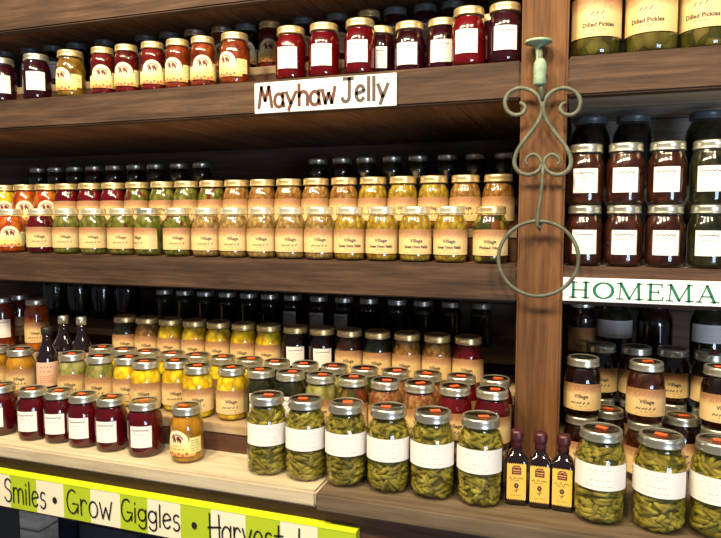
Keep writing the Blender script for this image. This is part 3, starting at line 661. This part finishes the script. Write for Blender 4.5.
bm = bmesh.new(); a0 = at(498.5, 258, YH-.006).x; a1 = at(578.5, 258, YH-.006).x; z0 = at(538, 296, YH-.006).z; z1 = at(538, 221, YH-.006).z
ce = Vector(((a0+a1)/2, YH-.006, (z0+z1)/2)); rx = (a1-a0)/2; rz = (z1-z0)/2
tube(bm, [ce+Vector((rx*math.cos(t*PI/36), .0, rz*math.sin(t*PI/36))) for t in range(72)], .0042, 10, True); hpart('ring', bm, M['iron'])

# ------------------------------------------------------------------ hand lettering (stroke letters in a unit box, base line 0, capitals 1)
def arc(cx, cy, rx, ry, a0, a1, n=12):
    return [(cx+rx*math.cos(math.radians(a0+(a1-a0)*i/n)), cy+ry*math.sin(math.radians(a0+(a1-a0)*i/n))) for i in range(n+1)]
X_ = .66   # height of the small letters
G = {
 'M': (.62, [[(.0,0),(.12,1)], [(.12,1),(.30,.32)], [(.30,.32),(.48,1)], [(.48,1),(.62,0)]]),
 'a': (.42, [arc(.2,.30,.2,.32,30,340), [(.40,X_),(.39,.2),(.44,0)]]),
 'y': (.44, [[(0,X_),(.20,.12)], [(.44,X_),(.10,-.18)]]),
 'h': (.40, [[(.02,1),(.02,0)], [(.02,.42)]+arc(.21,.42,.19,.22,170,0)+[(.40,0)]]),
 'w': (.56, [[(0,X_),(.13,.02)], [(.13,.02),(.28,.5)], [(.28,.5),(.42,.02)], [(.42,.02),(.56,X_+.1)]]),
 'J': (.50, [[(.08,1),(.50,1)], [(.34,1),(.33,.25)]+arc(.17,.2,.16,.2,0,-170)]),
 'e': (.40, [[(.03,.32),(.38,.42)]+arc(.2,.33,.19,.33,15,320)]),
 'l': (.10, [[(.05,1),(.05,0)]]),
 'S': (.42, [arc(.22,.76,.19,.24,30,220,10)+arc(.20,.26,.20,.27,80,-160,12)]),
 's': (.32, [arc(.17,.49,.14,.18,40,230,9)+arc(.15,.16,.15,.19,75,-150,10)]),
 'm': (.62, [[(.02,X_),(.02,0)], [(.02,.4)]+arc(.16,.42,.14,.24,170,0)+[(.31,.02)], [(.31,.4)]+arc(.45,.42,.14,.24,170,0)+[(.60,0)]]),
 'i': (.10, [[(.05,X_),(.05,0)], [(.05,.84),(.055,.89)]]),
 'G': (.56, [arc(.28,.5,.26,.5,55,330,16), [(.30,.42),(.56,.42),(.53,.05)]]),
 'r': (.32, [[(.03,X_),(.05,0)], [(.04,.36)]+arc(.19,.40,.14,.25,160,30)]),
 'o': (.42, [arc(.21,.32,.2,.33,100,465,16)]),
 'g': (.42, [arc(.2,.40,.19,.26,20,350,14), [(.39,X_),(.40,.05)]+arc(.22,-.02,.18,.2,10,-165,8)]),
 'H': (.52, [[(.04,1),(.06,0)], [(.48,1),(.50,0)], [(-.03,.48),(.56,.56)]]),
 'v': (.40, [[(0,X_),(.20,.02)], [(.20,.02),(.40,X_)]]),
 't': (.36, [[(.18,.98),(.17,.0)], [(0,.60),(.36,.64)]]),
 'L': (.42, [[(.06,1),(.04,.03)], [(.04,.03),(.42,.06)]]),
}
def letter(bm, word, x0, x1, z0, z1, w, fn, mats=None, gap=.13):
    tot = sum(G[c][0] for c in word)+gap*(len(word)-1); k = (x1-x0)/tot; x = x0
    for i, c in enumerate(word):
        for st in G[c][1]:
            pts = st
            if len(pts) == 2:
                pts = [(pts[0][0]+(pts[1][0]-pts[0][0])*q/3, pts[0][1]+(pts[1][1]-pts[0][1])*q/3) for q in range(4)]
            ribbon(bm, [(x+px*k, z0+py*(z1-z0)) for px, py in pts], w, fn, mats[i] if mats else 0)
        x += (G[c][0]+gap)*k
# Mayhaw Jelly
YS = YF-.006
mx0, mx1 = -.7745, -.4095
sg = empty('shelf_sign', (mx0, YF, zed(.26))); tag(sg, 'white hand-lettered sign on the top shelf edge under the red jelly', 'sign')
off = -Vector(sg.location)
link('sign_board', boxmesh('board', M['signwhite'], mx0, mx1, YS, YF-.0005, zed(.2585), zed(.3325), .001), sg, off)
fs = lambda u, v: (u, YS-.0006, v)
bm = bmesh.new(); letter(bm, 'Mayhaw', ax(259, YS, .29), ax(335, YS, .29), zed(.272), zed(.322), .0090, fs)
link('lettering', mesh('lettering', bm, M['maroonpaint']), sg, off)
bm = bmesh.new(); letter(bm, 'Jelly', ax(342, YS, .29), ax(388, YS, .29), zed(.274), zed(.327), .0090, fs)
link('lettering', mesh('lettering', bm, M['greypaint']), sg, off)
# HOMEMA...
hx0, hx1 = -.0335, .36
sg = empty('shelf_sign', (hx0, YF, zed(-.18))); tag(sg, 'white sign with green serif capitals on the right shelf edge', 'sign')
off = -Vector(sg.location)
link('sign_board', boxmesh('board', M['signwhite'], hx0, hx1, YS, YF-.0005, zed(-.1785), zed(-.1275), .001), sg, off)
bm = bmesh.new(); hz0, hz1 = zed(-.1705), zed(-.1365)
def serif(word_px):
    for c, a, b in word_px:
        u0, u1 = ax(a, YS, -.155), ax(b, YS, -.155); w_ = u1-u0; h_ = hz1-hz0
        def S(pts, wd): ribbon(bm, [(u0+p*w_, hz0+q*h_) for p, q in pts], wd, fs)
        th, tn, se = .0056, .0026, .0026
        def foot(xc, q, hw=.16): S([(xc-hw, q), (xc+hw, q)], se)
        if c == 'H':
            for xc in (.2, .8): S([(xc, 0), (xc, 1)], th); foot(xc, .02); foot(xc, .98)
            S([(.2, .5), (.8, .5)], tn)
        if c == 'O':
            pts = arc(.5, .5, .44, .48, 0, 360, 32)
            out = [(u0+p*w_, hz0+q*h_) for p, q in pts]; L_ = []; R2 = []
            for i in range(33):
                t = 2*PI*i/32; wd = .0014+.0018*abs(math.cos(t))
                c0 = Vector((math.cos(t), math.sin(t)))
                L_.append(bm.verts.new(fs(out[i][0]+c0.x*wd, out[i][1]+c0.y*wd))); R2.append(bm.verts.new(fs(out[i][0]-c0.x*wd, out[i][1]-c0.y*wd)))
            for i in range(32): bm.faces.new((L_[i], L_[i+1], R2[i+1], R2[i]))
        if c == 'M':
            S([(.14, 0), (.17, 1)], tn); S([(.17, 1), (.5, .03)], th); S([(.5, .03), (.83, 1)], tn); S([(.83, 1), (.86, 0)], th)
            foot(.14, .02, .13); foot(.87, .02, .15); foot(.12, .98, .08); foot(.88, .98, .08)
        if c == 'E':
            S([(.25, 0), (.25, 1)], th); S([(.05, .02), (.92, .02)], tn); S([(.05, .98), (.88, .98)], tn); S([(.25, .52), (.7, .52)], tn)
            S([(.92, 0), (.95, .22)], tn); S([(.88, 1), (.88, .8)], tn); S([(.7, .42), (.7, .62)], tn)
        if c == 'A':
            S([(.14, 0), (.47, 1)], tn); S([(.47, 1), (.82, 0)], th); S([(.25, .34), (.7, .34)], tn); foot(.14, .02, .14); foot(.83, .02, .17)
serif([('H', 569, 590), ('O', 593, 614), ('M', 616, 643), ('E', 646, 664), ('M', 666, 693), ('A', 696, 719)])
link('lettering', mesh('lettering', bm, M['signgreen']), sg, off)
# Smiles - Grow Giggles - Harvest Love
YB = 1.2
bx = [ax(p, YB, -.68) for p in (10, 36.5, 63.5, 90.5, 120, 147.5, 180.5, 211, 245.5, 280.5, 317.5, 356)]
bx = [bx[0]-.14, bx[0]-.07]+bx
zt, zb = zed(-.645), zed(-.734)
sg = empty('ledge_sign', (bx[0], YB, zb)); tag(sg, 'lime and cream checked sign with black handwriting below the bottom ledge', 'sign')
off = -Vector(sg.location)
bm = bmesh.new()
for i in range(len(bx)-1):
    box(bm, bx[i], bx[i+1], YB, YB+.024, zb, zt-.0035, mat=i % 2)
box(bm, bx[0], bx[-1], YB-.0008, YB+.024, zt-.0035, zt, mat=2)
bmesh.ops.remove_doubles(bm, verts=bm.verts[:], dist=1e-6)
link('sign_board', mesh('sign_board', bm, [M['lime'], M['ivory'], M['limelit']]), sg, off)
fb = lambda u, v: (u, YB-.0014, v)
def bl(a): return ax(a, YB, -.69)
for wd, a, b, lo in (('Smiles', 5, 46, .016), ('Grow', 67, 112, .016), ('Giggles', 121.5, 180, .022), ('Harvest', 209, 283, .012), ('Love', 298, 348, .014)):
    bm = bmesh.new(); letter(bm, wd, bl(a), bl(b), zb+lo, zt-.014, .0042, fb, gap=.10)
    link('lettering', mesh('lettering', bm, M['black']), sg, off)
for a in (55, 194.5):
    bm = bmesh.new(); disc(bm, bl(a), (zt+zb)/2-.004, .0072, .0085, fb)
    link('bullet_dot', mesh('bullet_dot', bm, M['black']), sg, off)

# ------------------------------------------------------------------ things under the table
def crate(x0, x1, y0, y1, h, label, m):
    o = empty('storage_crate', ((x0+x1)/2, (y0+y1)/2, 0)); tag(o, label, 'crate', 'crates under the table')
    off = (-(x0+x1)/2, -(y0+y1)/2, 0); bm = bmesh.new()
    box(bm, x0+.01, x1-.01, y0+.01, y1-.01, .0, h-.03, .006); link('crate_body', mesh('crate_body', bm, M[m]), o, off)
    bm = bmesh.new(); box(bm, x0, x1, y0, y1, h-.0295, h, .008); link('crate_lid', mesh('crate_lid', bm, M[m]), o, off)
crate(-2.05, -1.68, 1.62, 2.1, .62, 'dark blue crate under the table at the left edge', 'crate')
crate(-1.56, -1.30, 1.62, 2.1, .58, 'dark crate under the table right of the grey leg', 'crate')

# ------------------------------------------------------------------ setting
def struct(name, me):
    o = link(name, me); o['kind'] = 'structure'; return o
struct('floor', boxmesh('floor', M['floor'], -5, 4, -3, 2.3, -.06, 0, 0))
struct('wall_back', boxmesh('wall_back', M['wall'], -5, 4, 2.205, 2.3, 0.0005, 3.2, 0))

# ------------------------------------------------------------------ light: warm shop lamps on the ceiling in front of the shelves, plus an added cool fill from low down
def area(name, loc, target, sx, sy, power, col):
    l = bpy.data.lights.new(name, 'AREA'); l.shape = 'RECTANGLE'; l.size = sx; l.size_y = sy; l.energy = power; l.color = col
    o = bpy.data.objects.new(name, l); COL.objects.link(o); o.location = loc
    d = Vector(target)-Vector(loc); o.rotation_euler = d.to_track_quat('-Z', 'Y').to_euler(); return o
WARM = (1.0, .80, .52)
for i, (x, y, p) in enumerate(((-1.75, .1, 40), (-.95, .05, 48), (-.2, .0, 40), (.6, .05, 36))):
    area('ceiling_lamp', (x, y, zed(1.4)), (x+.05, 1.4, zed(-.35)), .26, .26, p, WARM)
area('cool_fill_light', (2.2, -2.2, zed(-.65)), (-.2, 1.9, zed(.15)), 1.3, 1.3, 75, (.62, .78, 1.0))  # added cool fill, no real window; brightens shelf undersides and back rows
w = bpy.data.worlds.new('world'); sc.world = w; w.use_nodes = True
w.node_tree.nodes['Background'].inputs[0].default_value = (.54, .63, .78, 1); w.node_tree.nodes['Background'].inputs[1].default_value = .15
sc.view_settings.view_transform = 'Standard'; sc.view_settings.look = 'None'; sc.view_settings.exposure = 0; sc.view_settings.gamma = 1
sc.view_settings.use_curve_mapping = False
